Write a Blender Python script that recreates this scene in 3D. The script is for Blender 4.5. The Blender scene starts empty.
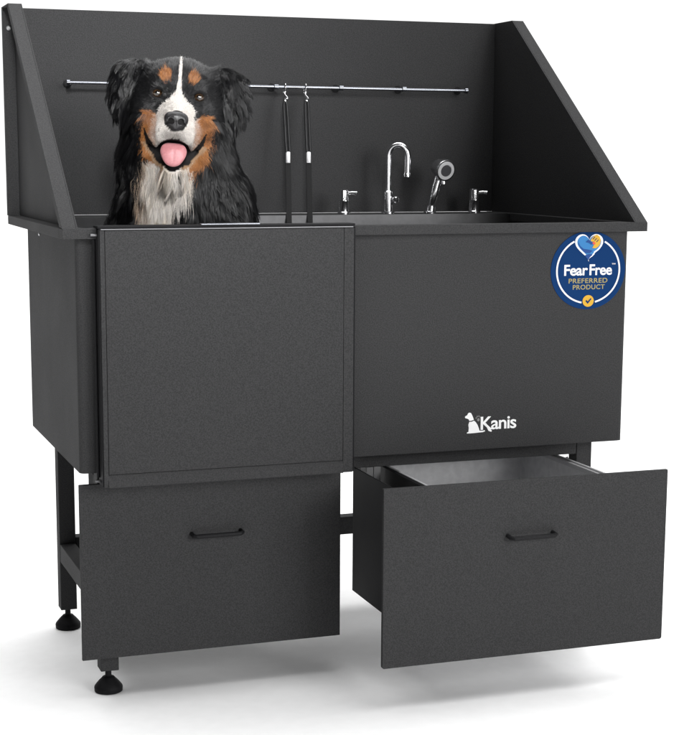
import bpy, bmesh, math, random
import numpy as np
from mathutils import Vector, Matrix

random.seed(4)
rng = np.random.default_rng(7)
scene = bpy.context.scene
COL = scene.collection
Z0 = 0.9594                      # height of the rim's top above the floor
W, D, H = 1.27, 0.7225, 0.4727   # rim width, rim depth, splash height (m)

# ------------------------------------------------------------------ camera
cam_d = bpy.data.cameras.new("camera")
cam = bpy.data.objects.new("camera", cam_d)
COL.objects.link(cam)
yaw, pitch, roll = 0.3354, -0.1605, 0.0033
fw = Vector((math.sin(yaw) * math.cos(pitch), math.cos(yaw) * math.cos(pitch), math.sin(pitch)))
rt = Vector((math.cos(yaw), -math.sin(yaw), 0))
up = rt.cross(fw)
r2 = rt * math.cos(roll) + up * math.sin(roll)
u2 = -rt * math.sin(roll) + up * math.cos(roll)
m = Matrix((r2, u2, -fw)).transposed().to_4x4()
m.translation = Vector((-0.523, -3.0051, 0.1367 + Z0))
cam.matrix_world = m
cam_d.sensor_fit = 'HORIZONTAL'
cam_d.sensor_width = 36
cam_d.lens = 1573.94 / 679 * 36
cam_d.shift_x = (339.5 - 321.86) / 679
cam_d.shift_y = (411.9 - 367.5) / 679
cam_d.clip_start = 0.05
cam_d.clip_end = 500
scene.camera = cam

# ------------------------------------------------------------------ light
scene.view_settings.view_transform = 'Standard'
scene.view_settings.look = 'None'
scene.view_settings.exposure = 0.0
scene.view_settings.gamma = 1.0
world = bpy.data.worlds.new("World")
scene.world = world
world.use_nodes = True
nt = world.node_tree
nt.nodes.clear()
wo = nt.nodes.new('ShaderNodeOutputWorld')
wb = nt.nodes.new('ShaderNodeBackground')
tc = nt.nodes.new('ShaderNodeTexCoord')
def lobe(direction, lo, hi, strength):
    """a soft-edged bright region of the studio surround"""
    d = nt.nodes.new('ShaderNodeVectorMath'); d.operation = 'DOT_PRODUCT'
    d.inputs[1].default_value = direction
    r = nt.nodes.new('ShaderNodeMapRange'); r.interpolation_type = 'SMOOTHSTEP'
    r.inputs['From Min'].default_value = lo; r.inputs['From Max'].default_value = hi
    r.inputs['To Min'].default_value = 0.0; r.inputs['To Max'].default_value = strength
    nt.links.new(tc.outputs['Generated'], d.inputs[0]); nt.links.new(d.outputs['Value'], r.inputs['Value'])
    return r.outputs['Result']
def plus(a, b):
    n = nt.nodes.new('ShaderNodeMath'); n.operation = 'ADD'
    for k, v in enumerate((a, b)):
        if isinstance(v, float): n.inputs[k].default_value = v
        else: nt.links.new(v, n.inputs[k])
    return n.outputs[0]
WORLD_BACK = lobe((math.sin(0.62), math.cos(0.62), 0.0), 0.32, 0.70, 1.10)
WORLD_TOP = lobe((0.10, 0.15, 0.984), 0.74, 0.95, 4.7)
nt.links.new(plus(plus(WORLD_BACK, WORLD_TOP), 0.03), wb.inputs['Strength'])
wb.inputs['Color'].default_value = (1, 1, 1, 1)
nt.links.new(wb.outputs['Background'], wo.inputs['Surface'])


def area(name, loc, target, size, power, size_y=None):
    d = bpy.data.lights.new(name, 'AREA')
    d.energy = power
    d.size = size
    if size_y:
        d.shape = 'RECTANGLE'
        d.size_y = size_y
    o = bpy.data.objects.new(name, d)
    o.location = loc
    o.rotation_euler = (Vector(target) - Vector(loc)).to_track_quat('-Z', 'Y').to_euler()
    COL.objects.link(o)
    return o


area('front_softbox', (2.7, -4.4, 2.0), (0.4, 0.2, 0.9), 2.0, 118)
sp = area('left_wall_fill', (1.35, -4.3, 2.1), (0.0, 0.6, 1.30), 1.8, 7)  # narrow fill lamp added to brighten the left rear wall and the dog
sp.data.spread = math.radians(40)
sp = area('rear_wall_fill', (-0.6, -3.6, 2.9), (0.22, 0.72, 1.28), 0.6, 3.2)  # unseen lamp added to brighten the rear wall where the dog's shadow fell
sp.data.spread = math.radians(20)


# ------------------------------------------------------------------ materials
def lin(r, g, b):
    f = lambda c: (c / 255 / 12.92) if c / 255 <= 0.04045 else ((c / 255 + 0.055) / 1.055) ** 2.4
    return (f(r), f(g), f(b), 1)


def principled(name, color, rough=0.5, metal=0.0, spec=0.5, coat=0.0):
    mt = bpy.data.materials.new(name)
    mt.use_nodes = True
    b = mt.node_tree.nodes['Principled BSDF']
    b.inputs['Base Color'].default_value = color
    b.inputs['Roughness'].default_value = rough
    b.inputs['Metallic'].default_value = metal
    b.inputs['Specular IOR Level'].default_value = spec
    b.inputs['Coat Weight'].default_value = coat
    return mt


def textured(name, color, rough, spec, scale, amount, bump, metal=0.0):
    """a paint with a fine pebbled grain: colour mottling, roughness and bump from noise"""
    mt = principled(name, color, rough, metal, spec)
    n, l = mt.node_tree.nodes, mt.node_tree.links
    b = n['Principled BSDF']
    t = n.new('ShaderNodeTexCoord')
    n1 = n.new('ShaderNodeTexNoise'); n1.inputs['Scale'].default_value = scale; n1.inputs['Detail'].default_value = 3
    n2 = n.new('ShaderNodeTexNoise'); n2.inputs['Scale'].default_value = 7; n2.inputs['Detail'].default_value = 4
    l.new(t.outputs['Object'], n1.inputs['Vector']); l.new(t.outputs['Object'], n2.inputs['Vector'])
    mx = n.new('ShaderNodeMix'); mx.data_type = 'RGBA'
    c = Vector(color[:3])
    mx.inputs[6].default_value = (*(c * (1 - amount)), 1)
    mx.inputs[7].default_value = (*(c * (1 + amount)), 1)
    ramp = n.new('ShaderNodeMapRange'); ramp.inputs['From Min'].default_value = 0.36; ramp.inputs['From Max'].default_value = 0.64
    l.new(n1.outputs['Fac'], ramp.inputs['Value']); l.new(ramp.outputs['Result'], mx.inputs[0])
    l.new(mx.outputs[2], b.inputs['Base Color'])
    rr = n.new('ShaderNodeMapRange'); rr.inputs['To Min'].default_value = rough - 0.08; rr.inputs['To Max'].default_value = rough + 0.08
    l.new(n2.outputs['Fac'], rr.inputs['Value']); l.new(rr.outputs['Result'], b.inputs['Roughness'])
    bp = n.new('ShaderNodeBump'); bp.inputs['Strength'].default_value = bump; bp.inputs['Distance'].default_value = 0.0006
    l.new(n1.outputs['Fac'], bp.inputs['Height']); l.new(bp.outputs['Normal'], b.inputs['Normal'])
    return mt


PAINT = textured('black_powder_coat', (0.040, 0.040, 0.041, 1), 0.66, 0.06, 430, 0.21, 0.5)
SMOOTH = textured('satin_black_metal', (0.013, 0.013, 0.014, 1), 0.55, 0.12, 300, 0.15, 0.15)
RUBBER = principled('black_rubber', (0.009, 0.009, 0.010, 1), 0.6, 0.0, 0.12)
CHROME = principled('chrome', (0.88, 0.88, 0.90, 1), 0.20, 1.0)
STEEL = textured('brushed_stainless_steel', (0.70, 0.70, 0.71, 1), 0.34, 0.5, 60, 0.06, 0.1, 0.6)
TUBSTEEL = textured('satin_stainless_steel', (0.08, 0.08, 0.082, 1), 0.42, 0.5, 60, 0.06, 0.1, 1.0)
ROD = principled('polished_rod', (0.28, 0.29, 0.32, 1), 0.25, 1.0)
DULLMETAL = principled('dull_metal', (0.13, 0.13, 0.135, 1), 0.4, 1.0)  # hinge pins, and the strip that stands for the door's bevel highlight
ZINC = principled('zinc_plate', (0.48, 0.48, 0.49, 1), 0.42, 0.8)
RAILM = principled('galvanised_rail', (0.60, 0.60, 0.61, 1), 0.45, 0.3)
BRACKET = principled('grey_bracket', (0.12, 0.12, 0.122, 1), 0.5)
CORD = principled('black_cord', (0.008, 0.008, 0.009, 1), 0.5)
STRAP = textured('black_webbing', (0.013, 0.013, 0.0135, 1), 0.7, 0.15, 700, 0.3, 0.4)
FERRULE = principled('white_ferrule', (0.78, 0.78, 0.79, 1), 0.3)
WHITE = principled('white_print', (0.88, 0.88, 0.88, 1), 0.5, 0.0, 0.2)
NAVY = principled('navy_print', lin(5, 48, 96), 0.6, 0.0, 0.08)
GOLD = principled('gold_print', lin(158, 145, 88), 0.5, 0.0, 0.2)
YELLOW = principled('yellow_print', lin(206, 160, 48), 0.5, 0.0, 0.2)
BLUE = principled('blue_print', lin(48, 118, 176), 0.5, 0.0, 0.2)
DEEPBLUE = principled('deep_blue_print', lin(22, 66, 130), 0.5, 0.0, 0.2)
RED = principled('red_print', lin(206, 70, 44), 0.5)
GREYPRINT = principled('grey_print', lin(120, 120, 120), 0.5)
FLOOR = textured('white_studio_floor', (0.93, 0.93, 0.93, 1), 0.55, 0.25, 30, 0.012, 0.02)


# ------------------------------------------------------------------ mesh helpers
def box(bm, x0, x1, y0, y1, z0, z1, bevel=0.0, seg=2):
    vs = [bm.verts.new((x, y, z)) for x in (x0, x1) for y in (y0, y1) for z in (z0, z1)]
    q = [(0, 1, 3, 2), (4, 6, 7, 5), (0, 4, 5, 1), (2, 3, 7, 6), (0, 2, 6, 4), (1, 5, 7, 3)]
    fs = [bm.faces.new([vs[i] for i in f]) for f in q]
    if bevel:
        es = list({e for f in fs for e in f.edges})
        bmesh.ops.bevel(bm, geom=es, offset=bevel, segments=seg, profile=0.5, affect='EDGES')


def prism(bm, pts, axis, a0, a1, bevel=0.0):
    """extrude a 2D polygon along an axis; pts are the two other coordinates in x,y,z order"""
    def put(p, a):
        if axis == 'x': return (a, p[0], p[1])
        if axis == 'y': return (p[0], a, p[1])
        return (p[0], p[1], a)
    A = [bm.verts.new(put(p, a0)) for p in pts]
    B = [bm.verts.new(put(p, a1)) for p in pts]
    n = len(pts)
    fs = [bm.faces.new(A), bm.faces.new(B[::-1])]
    for i in range(n):
        fs.append(bm.faces.new((A[i], B[i], B[(i + 1) % n], A[(i + 1) % n])))
    bmesh.ops.recalc_face_normals(bm, faces=fs)
    if bevel:
        es = list({e for f in fs for e in f.edges})
        bmesh.ops.bevel(bm, geom=es, offset=bevel, segments=2, profile=0.5, affect='EDGES')


def lathe(bm, prof, origin=(0, 0, 0), direction=(0, 0, 1), n=32, cap=True):
    """revolve (radius, height) pairs round an axis"""
    q = Vector((0, 0, 1)).rotation_difference(Vector(direction).normalized())
    rings = []
    for r, h in prof:
        rings.append([bm.verts.new(Vector(origin) + q @ Vector((r * math.cos(2 * math.pi * i / n), r * math.sin(2 * math.pi * i / n), h))) for i in range(n)])
    for a, b in zip(rings, rings[1:]):
        for i in range(n):
            bm.faces.new((a[i], a[(i + 1) % n], b[(i + 1) % n], b[i]))
    if cap:
        bm.faces.new(rings[0][::-1]); bm.faces.new(rings[-1])


def smooth_path(pts, sub=6):
    pts = [Vector(p) for p in pts]
    out = []
    for i in range(len(pts) - 1):
        p0, p1, p2, p3 = pts[max(i - 1, 0)], pts[i], pts[i + 1], pts[min(i + 2, len(pts) - 1)]
        for k in range(sub):
            t = k / sub
            out.append(0.5 * ((2 * p1) + (p2 - p0) * t + (2 * p0 - 5 * p1 + 4 * p2 - p3) * t * t + (3 * p1 - p0 - 3 * p2 + p3) * t ** 3))
    out.append(pts[-1])
    return out


def tube(bm, pts, r, n=14, closed=False, flat=None):
    pts = [Vector(p) for p in pts]
    N = len(pts)
    rs = r if isinstance(r, (list, tuple)) else [r] * N
    rings = []
    ref = None
    for i, p in enumerate(pts):
        if closed:
            t = (pts[(i + 1) % N] - pts[i - 1]).normalized()
        else:
            t = (pts[min(i + 1, N - 1)] - pts[max(i - 1, 0)]).normalized()
        if ref is None:
            ref = Vector((0, 0, 1)) if abs(t.z) < 0.8 else Vector((1, 0, 0))
        a = (ref - t * ref.dot(t)).normalized()
        ref = a
        b = t.cross(a)
        fa, fb = flat if flat else (1, 1)
        rings.append([bm.verts.new(p + a * (rs[i] * fa * math.cos(2 * math.pi * k / n)) + b * (rs[i] * fb * math.sin(2 * math.pi * k / n))) for k in range(n)])
    pairs = list(zip(rings, rings[1:])) + ([(rings[-1], rings[0])] if closed else [])
    for a, b in pairs:
        for k in range(n):
            bm.faces.new((a[k], a[(k + 1) % n], b[(k + 1) % n], b[k]))
    if not closed:
        bm.faces.new(rings[0][::-1]); bm.faces.new(rings[-1])


def obj(name, bm, mat, parent=None, smooth=False, label=None):
    bmesh.ops.recalc_face_normals(bm, faces=bm.faces[:])
    if parent is not None:
        p = parent
        off = Vector((0, 0, 0))
        while p is not None:
            off += p.location
            p = p.parent
        for v in bm.verts:
            v.co -= off
    me = bpy.data.meshes.new(name)
    bm.to_mesh(me)
    bm.free()
    for mm in (mat if isinstance(mat, (list, tuple)) else [mat]):
        me.materials.append(mm)
    if smooth:
        me.polygons.foreach_set('use_smooth', [True] * len(me.polygons))
        try:
            me.set_sharp_from_angle(angle=math.radians(40))
        except Exception:
            pass
    o = bpy.data.objects.new(name, me)
    COL.objects.link(o)
    if parent is not None:
        o.parent = parent
    if label:
        o['label'] = label
    return o


def thing(name, label, cat, loc, group=None):
    o = bpy.data.objects.new(name, None)
    o.empty_display_size = 0.05
    o.location = loc
    o['label'] = label
    o['category'] = cat
    if group:
        o['group'] = group
    COL.objects.link(o)
    return o


def z(v):
    return v + Z0


# ------------------------------------------------------------------ floor
bm = bmesh.new()
R = 200.0
vs = [bm.verts.new(p) for p in ((-R, -R, 0), (R, -R, 0), (R, R, 0), (-R, R, 0))]
bm.faces.new(vs)
fl = obj('floor', bm, FLOOR)
fl['kind'] = 'structure'

# ------------------------------------------------------------------ the wash tub
tub = thing('dog_wash_tub', 'black powder coated dog grooming tub on levelling feet with splash walls and drawers', 'grooming tub', (0.635, 0.36, 0))

# rim: a frame of flat bars round the basin, open where the door stands
bm = bmesh.new()
rz0, rz1 = z(-0.0197), z(0)
box(bm, 0, 0.046, 0.0362, D, rz0, rz1, 0.0012)                 # left
box(bm, 1.224, W, 0.0362, D, rz0, rz1, 0.0012)                 # right
box(bm, 0.0462, 1.2238, 0.585, D, rz0, rz1 - 0.0003, 0.0015)   # rear deck
box(bm, 0.590, W, 0.0, 0.036, rz0, rz1, 0.0012)  # front right
box(bm, 0.0, 0.066, 0.0, 0.036, rz0, rz1, 0.0012)  # front left stub
obj('rim', bm, PAINT, tub)

# body: outer shell with rounded vertical corners, open at the door
i0, j0, yb0 = 0.0297, 0.0249, 0.635
RC = 0.013
def arc(cx, cy, a0, a1, r, n=6):
    return [(cx + r * math.cos(math.radians(a0 + (a1 - a0) * k / n)), cy + r * math.sin(math.radians(a0 + (a1 - a0) * k / n))) for k in range(n + 1)]
outer = [(0.575, j0)] + arc(W - i0 - RC, j0 + RC, -90, 0, RC) + arc(W - i0 - RC, yb0 - RC, 0, 90, RC) + arc(i0 + RC, yb0 - RC, 90, 180, RC) + arc(i0 + RC, j0 + RC, 180, 270, RC) + [(0.088, j0)]
th = 0.012
inner = [(0.088, j0 + th), (i0 + th, j0 + th), (i0 + th, yb0 - th), (W - i0 - th, yb0 - th), (W - i0 - th, j0 + th), (0.575, j0 + th)]
bm = bmesh.new()
prism(bm, outer + inner, 'z', z(-0.4819), rz0 - 0.0002)
box(bm, i0 + th + 0.0005, W - i0 - th - 0.0005, j0 + th + 0.0005, yb0 - th - 0.0005, z(-0.4815), z(-0.470))
obj('body', bm, PAINT, tub)
bm = bmesh.new()
lathe(bm, [(0.004, 0), (0.004, 0.001), (0.0025, 0.0025)], (i0, 0.455, z(-0.031)), (-1, 0, 0), 16)
obj('screw', bm, ZINC, tub, True)

# basin: stainless liner
bm = bmesh.new()
bx0, bx1, by0, by1, bz = 0.047, 1.223, 0.040, 0.584, z(-0.452)
box(bm, bx0, bx1, by1, by1 + 0.002, bz, z(-0.0005))
box(bm, bx0, bx0 + 0.002, by0, by1 - 0.0002, bz, rz0 - 0.0005)
box(bm, bx1 - 0.002, bx1, by0, by1 - 0.0002, bz, rz0 - 0.0005)
box(bm, 0.60, bx1 - 0.0022, by0, by0 + 0.002, bz, rz0 - 0.0005)
box(bm, bx0 + 0.0022, bx1 - 0.0022, by0 + 0.0022, by1 - 0.0002, bz, bz + 0.003)
obj('basin', bm, TUBSTEEL, tub)

# splash walls
bm = bmesh.new()
box(bm, 0.031, W - 0.031, D, D + 0.012, z(0.0), z(H - 0.001), 0.001)
box(bm, 0.031, W - 0.031, D + 0.0122, D + 0.030, z(H - 0.014), z(H - 0.0015), 0.001)
obj('back_splash', bm, PAINT, tub)

d2, t = 0.0949, 0.0307
def side_splash(xs, sgn):
    """xs: outer x; sgn: +1 when the sheet lies to the right of the outer edge"""
    X = lambda a: xs + sgn * a
    bm = bmesh.new()
    P = [(0.0015, z(0.0)), (D - d2, z(H)), (D + 0.012, z(H)), (D + 0.012, z(0.0))]
    def pr(pts, a, b):
        prism(bm, pts, 'x', min(X(a), X(b)), max(X(a), X(b)), 0.0006)
    pr(P, t - 0.003, t)                                             # the sheet
    n = Vector((-(P[1][1] - P[0][1]), P[1][0] - P[0][0])).normalized()     # outward (front, up)
    def band(w0, w1):
        a, b = Vector(P[0]), Vector(P[1])
        return [tuple(a - n * w0), tuple(b - n * w0), tuple(b - n * w1), tuple(a - n * w1)]
    f = band(0.0, 0.003)
    f[0] = (f[0][0], max(f[0][1], z(0.0)))
    f[3] = (f[3][0] + 0.004, z(0.0003))
    pr(f, 0.0, t - 0.0032)                                           # slanted flange
    pr([(P[1][0] + 0.002, z(H - 0.003)), (P[1][0] + 0.002, z(H)), (P[2][0], z(H)), (P[2][0], z(H - 0.003))], 0.0, t - 0.0032)   # top flange
    pr([(D - 0.004, z(0.0)), (D - 0.004, z(H - 0.0032)), (D + 0.012, z(H - 0.0032)), (D + 0.012, z(0.0))], 0.0, t - 0.0032)  # rear flange
    l = band(0.0032, 0.015)
    l[3] = (l[3][0] + 0.02, z(0.002)); l[0] = (l[0][0] + 0.004, z(0.002))
    pr(l, 0.0, 0.0018)                                               # return lip
    return obj('side_splash', bm, PAINT, tub)
ls = side_splash(0.0, 1)
rs_ = side_splash(W, -1)
bm = bmesh.new()
lathe(bm, [(0.0055, 0), (0.0055, 0.0012), (0.0035, 0.0035)], (0.0135, D - 0.004, z(0.4257)), (0, -1, 0), 20)
obj('screw', bm, ZINC, ls, True)

# door
bm = bmesh.new()
dx0, dx1, dy0, dy1, dz0, dz1 = 0.068, 0.5853, -0.0207, 0.020, z(-0.5044), z(0.0)
# core with the raised panel, side strips and a sloping lower strip
box(bm, dx0, dx1, dy0 + 0.004, dy1, dz0, dz1, 0.001)
box(bm, 0.0778, 0.5632, dy0, dy0 + 0.0039, z(-0.4778), z(-0.0035), 0.0009)
box(bm, dx0, 0.0771, dy0 + 0.0006, dy0 + 0.0039, dz0 + 0.001, z(-0.0035), 0.0008)
box(bm, 0.5639, dx1, dy0 + 0.0006, dy0 + 0.0039, dz0 + 0.001, z(-0.0035), 0.0008)
prism(bm, [(dy0 + 0.0039, z(-0.4792)), (dy0 + 0.0022, z(-0.4792)), (dy0 - 0.0018, dz0 + 0.002), (dy0 - 0.0010, dz0), (dy0 + 0.0039, dz0)], 'x', 0.0768, 0.5641, 0.0004)
door = obj('door', bm, PAINT, tub)
bm = bmesh.new()
box(bm, dx0 - 0.004, dx1 + 0.003, dy0 + 0.002, dy1 + 0.002, z(0.0003), z(0.0055), 0.0015)
obj('top_seal', bm, RUBBER, door)
bm = bmesh.new()
box(bm, 0.2675, 0.3874, dy0 - 0.0005, dy0 + 0.012, z(0.0057), z(0.0085), 0.0008)
obj('latch_plate', bm, ROD, door)
bm = bmesh.new()
box(bm, dx0 + 0.002, dx1 - 0.002, dy0 - 0.0003, dy0 + 0.0019, z(-0.0022), z(0.0002), 0.0004)
obj('bevel_highlight', bm, DULLMETAL, door)  # bright strip added in place of the highlight along the door's top bevel
bm = bmesh.new()
box(bm, 0.0655, dx0 - 0.0002, dy0 + 0.003, dy1 - 0.002, dz0 + 0.002, z(-0.001), 0.0005)
obj('dark_side_strip', bm, RUBBER, door)  # black strip added to darken the door's left side
bm = bmesh.new()
box(bm, dx1 + 0.0002, dx1 + 0.0030, dy0 + 0.001, dy1 - 0.002, dz0 + 0.002, z(-0.001), 0.0005)
obj('dark_gap_strip', bm, RUBBER, door)  # black strip added to draw the dark gap line at the door's right
bm = bmesh.new()
tube(bm, [(0.0625, 0.012, z(-0.488)), (0.0625, 0.012, z(-0.016))], 0.0032, 12)
obj('hinge_rod', bm, SMOOTH, door, True)
for px_, py_, pz_ in ((0.0520, -0.0060, z(-0.0125)), (0.0560, 0.0060, z(-0.4945))):
    bm = bmesh.new()
    lathe(bm, [(0.0020, 0), (0.0030, 0.0008), (0.0030, 0.0650 - px_)], (px_, py_, pz_), (1, 0, 0), 16)
    obj('hinge_pin', bm, DULLMETAL, door, True)

# frame: header rail, low rails
LX0, LX1, FY0, FY1, BY0, BY1, LZ = 0.0738, 0.1115, 0.0828, 0.1205, 0.5528, 0.5905, z(-0.9112)
bm = bmesh.new()
box(bm, LX1 + 0.0004, W - LX1 - 0.0004, FY0 + 0.001, FY1 - 0.001, z(-0.5184), z(-0.4822), 0.0015)
obj('header_rail', bm, PAINT, tub)
bm = bmesh.new()
box(bm, LX1 + 0.0004, W - LX1 - 0.0004, BY0 + 0.001, BY1 - 0.001, z(-0.783), z(-0.739), 0.0015)
obj('low_rail', bm, PAINT, tub)
bm = bmesh.new()
box(bm, LX0 + 0.001, LX1 - 0.001, FY1 + 0.0004, BY0 - 0.0004, z(-0.795), z(-0.7525), 0.0015)
sr = obj('low_rail', bm, PAINT, tub)
s2 = sr.copy(); COL.objects.link(s2); s2.location.x += W - LX0 - LX1

def make_leg(x, y):
    bm = bmesh.new()
    box(bm, 0, LX1 - LX0, 0, FY1 - FY0, LZ, z(-0.4825), 0.0015)
    for v in bm.verts:
        v.co.x += x; v.co.y += y
    leg = obj('leg', bm, PAINT, tub)
    cx, cy = x + (LX1 - LX0) / 2, y + (FY1 - FY0) / 2
    bm = bmesh.new()
    lathe(bm, [(0.0265, 0.0), (0.029, 0.0015), (0.0295, 0.009), (0.0288, 0.0118), (0.0250, 0.0170), (0.0195, 0.0235), (0.0140, 0.0290), (0.0120, 0.0315), (0.0085, 0.0325)], (cx, cy, 0.0), (0, 0, 1), 40)
    lathe(bm, [(0.0065, 0.0318), (0.0065, LZ - 0.0003)], (cx, cy, 0.0), (0, 0, 1), 20)
    obj('foot', bm, RUBBER, leg, True)
    return leg
make_leg(LX0, FY0); make_leg(LX0, BY0); make_leg(W - LX1, FY0); make_leg(W - LX1, BY0)

# drawers
def bar_handle(cx, x_half, y, zz, parent):
    bm = bmesh.new()
    pts = [(cx - x_half, y, zz), (cx - x_half, y - 0.015, zz - 0.001), (cx - x_half + 0.005, y - 0.021, zz - 0.0015), (cx + x_half - 0.005, y - 0.021, zz - 0.0015), (cx + x_half, y - 0.015, zz - 0.001), (cx + x_half, y, zz)]
    tube(bm, pts, 0.0045, 14)
    return obj('handle', bm, SMOOTH, parent, True)

bm = bmesh.new()
box(bm, 0.0302, 0.5838, 0.0477, 0.0560, z(-0.8724), z(-0.5093), 0.0012)
box(bm, 0.125, 0.1265, 0.0562, 0.45, z(-0.82), z(-0.56))
box(bm, 0.505, 0.5065, 0.0562, 0.45, z(-0.82), z(-0.56))
box(bm, 0.1267, 0.5048, 0.4485, 0.45, z(-0.82), z(-0.56))
box(bm, 0.1267, 0.5048, 0.0562, 0.448, z(-0.82), z(-0.8185))
dl = obj('drawer', bm, PAINT, tub, label='closed drawer under the tub door')
bar_handle(0.3118, 0.052, 0.0477, z(-0.6255), dl)

YR = -0.1988
bm = bmesh.new()
def rounded_rect(x0, x1, z0, z1, r):
    return arc(x0 + r, z0 + r, 180, 270, r, 5) + arc(x1 - r, z0 + r, 270, 360, r, 5) + [(x1, z1), (x0, z1)]
prism(bm, rounded_rect(0.5844, 1.221, z(-0.8710), z(-0.5044), 0.005), 'y', YR, YR + 0.009, 0.0012)
dr = obj('drawer', bm, PAINT, tub, label='open drawer pulled forward with a steel bin inside')
bm = bmesh.new()
prism(bm, [(YR + 0.0092, z(-0.515)), (0.079, z(-0.5135)), (0.079, z(-0.785)), (YR + 0.0092, z(-0.788))], 'x', 0.6225, 0.6255, 0.0008)
obj('side_plate', bm, SMOOTH, dr)
bx0, bx1, by0, by1, bz0, bz1 = 0.715, 1.117, YR + 0.0094, 0.273, z(-0.80), z(-0.535)
bm = bmesh.new()
box(bm, bx0, bx0 + 0.0015, by0, by1, bz0, bz1)
box(bm, bx1 - 0.0015, bx1, by0, by1, bz0, bz1)
box(bm, bx0 + 0.0017, bx1 - 0.0017, by1 - 0.0015, by1, bz0, bz1 + 0.03)
box(bm, bx0 + 0.0017, bx1 - 0.0017, by0, by0 + 0.0015, bz0, bz1)
box(bm, bx0 + 0.0017, bx1 - 0.0017, by0 + 0.0017, by1 - 0.0017, bz0, bz0 + 0.002)
obj('bin', bm, STEEL, dr)
bm = bmesh.new()
box(bm, 0.700, 0.7135, by0 + 0.001, by1, bz0, bz1 + 0.012, 0.001)  # dark sheet added to hide the bright bin wall and background in the slot
obj('side_plate', bm, SMOOTH, dr)
for a, b in ((bx0 - 0.012, bx0 + 0.006), (bx1 - 0.006, bx1 + 0.012)):
    bm = bmesh.new()
    box(bm, a, b, by0, by1, bz1 + 0.0004, bz1 + 0.010, 0.0012)
    s = (a + b) / 2
    box(bm, s - 0.003, s + 0.003, by0, by1, bz1 + 0.0102, bz1 + 0.0135, 0.0008)
    obj('slide_rail', bm, RAILM, dr)
bar_handle(0.9047, 0.0505, YR, z(-0.6185), dr)
bm = bmesh.new()
box(bm, 0.655, 0.671, 0.084, 0.119, z(-0.585), z(-0.5188), 0.001)
box(bm, 0.6725, 0.689, 0.086, 0.119, z(-0.585), z(-0.5188), 0.001)
obj('slide_bracket', bm, BRACKET, tub)
bm = bmesh.new()
box(bm, 1.128, 1.1375, 0.06, 0.30, z(-0.552), z(-0.53), 0.001)
tube(bm, [(1.122, 0.075, z(-0.545)), (1.122, 0.075, z(-0.527)), (1.129, 0.07, z(-0.522)), (1.135, 0.075, z(-0.529))], 0.002, 8)
obj('slide_bracket', bm, BRACKET, tub)

# hanging rail on the back splash
bm = bmesh.new()
tube(bm, [(0.1401, 0.68, z(0.3045)), (1.1419, 0.68, z(0.3020))], 0.0034, 14)
for xx in (0.1401, 1.1419):
    lathe(bm, [(0.0035, -0.004), (0.0068, -0.0035), (0.0068, 0.0035), (0.0035, 0.004)], (xx, 0.68, z(0.3045 - 0.0025 * (xx > 1))), (1, 0, 0), 16)
for xx in (0.6421, 0.8084, 0.9741):
    lathe(bm, [(0.0041, -0.006), (0.0062, -0.005), (0.0062, 0.005), (0.0041, 0.006)], (xx, 0.68, z(0.3032)), (1, 0, 0), 16)
for xx in (0.1455, 0.6421, 0.8084, 0.9741, 1.136):
    lathe(bm, [(0.0028, 0.003), (0.0028, D - 0.6802)], (xx, 0.68, z(0.3032)), (0, 1, 0), 10)
obj('hanging_rail', bm, ROD, tub, True)
for xx in (0.1455, 0.6421, 0.8084, 0.9741, 1.136):
    bm = bmesh.new()
    lathe(bm, [(0.010, 0), (0.010, 0.002), (0.006, 0.004)], (xx, D - 0.0002, z(0.3032)), (0, -1, 0), 16)
    obj('rail_mount', bm, SMOOTH, tub, True)

# tap set on the rear deck
FY = 0.62
def tap_valve(x):
    bm = bmesh.new()
    lathe(bm, [(0.0155, 0), (0.0155, 0.004), (0.0130, 0.006), (0.0126, 0.030), (0.0132, 0.031), (0.0132, 0.033), (0.0126, 0.034), (0.0124, 0.056), (0.0108, 0.0595), (0.004, 0.060)], (x, FY, z(0)), (0, 0, 1), 28)
    v = obj('tap_valve', bm, CHROME, tub, True)
    bm = bmesh.new()
    tube(bm, [(x + 0.006, FY - 0.004, z(0.050)), (x + 0.018, FY - 0.010, z(0.0515)), (x + 0.028, FY - 0.014, z(0.050))], [0.0045, 0.0040, 0.0055], 12)
    obj('lever', bm, CHROME, v, True)
    return v
tap_valve(0.7955); tap_valve(1.1425)
bm = bmesh.new()
fx = 0.9105
lathe(bm, [(0.0165, 0), (0.0165, 0.004), (0.0122, 0.006), (0.0120, 0.053), (0.0085, 0.056)], (fx, FY, z(0)), (0, 0, 1), 28)
rad = 0.0245
arcp = [(fx, FY, z(0.050)), (fx, FY, z(0.100)), (fx, FY, z(0.138))]
for k in range(1, 13):
    a = math.pi - math.pi * 1.04 * k / 12
    arcp.append((fx + (rad + rad * math.cos(a)) * 0.86, FY - (rad + rad * math.cos(a)) * 0.45, z(0.138 + rad * 1.15 * math.sin(a))))
ex, ey, ez = arcp[-1]
arcp += [(ex - 0.0003, ey, ez - 0.02), (ex - 0.001, ey, z(0.094))]
tube(bm, smooth_path(arcp, 3), 0.0075, 18)
lathe(bm, [(0.0075, 0.004), (0.0088, 0.0), (0.0088, -0.006), (0.0065, -0.0065)], (ex - 0.001, ey, z(0.096)), (0, 0, 1), 20)
fau = obj('faucet', bm, CHROME, tub, True)
bm = bmesh.new()
lathe(bm, [(0.005, 0.010), (0.005, 0.017), (0.0075, 0.019), (0.0088, 0.024), (0.0075, 0.029), (0.003, 0.031)], (fx, FY, z(0.034)), (0.55, -0.83, 0.03), 18)
obj('knob', bm, CHROME, fau, True)
bm = bmesh.new()
lathe(bm, [(0.0165, 0), (0.0165, 0.004), (0.0125, 0.006), (0.0118, 0.018), (0.0095, 0.019)], (1.0230, FY, z(0)), (0.1, -0.05, 1), 24)
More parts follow.
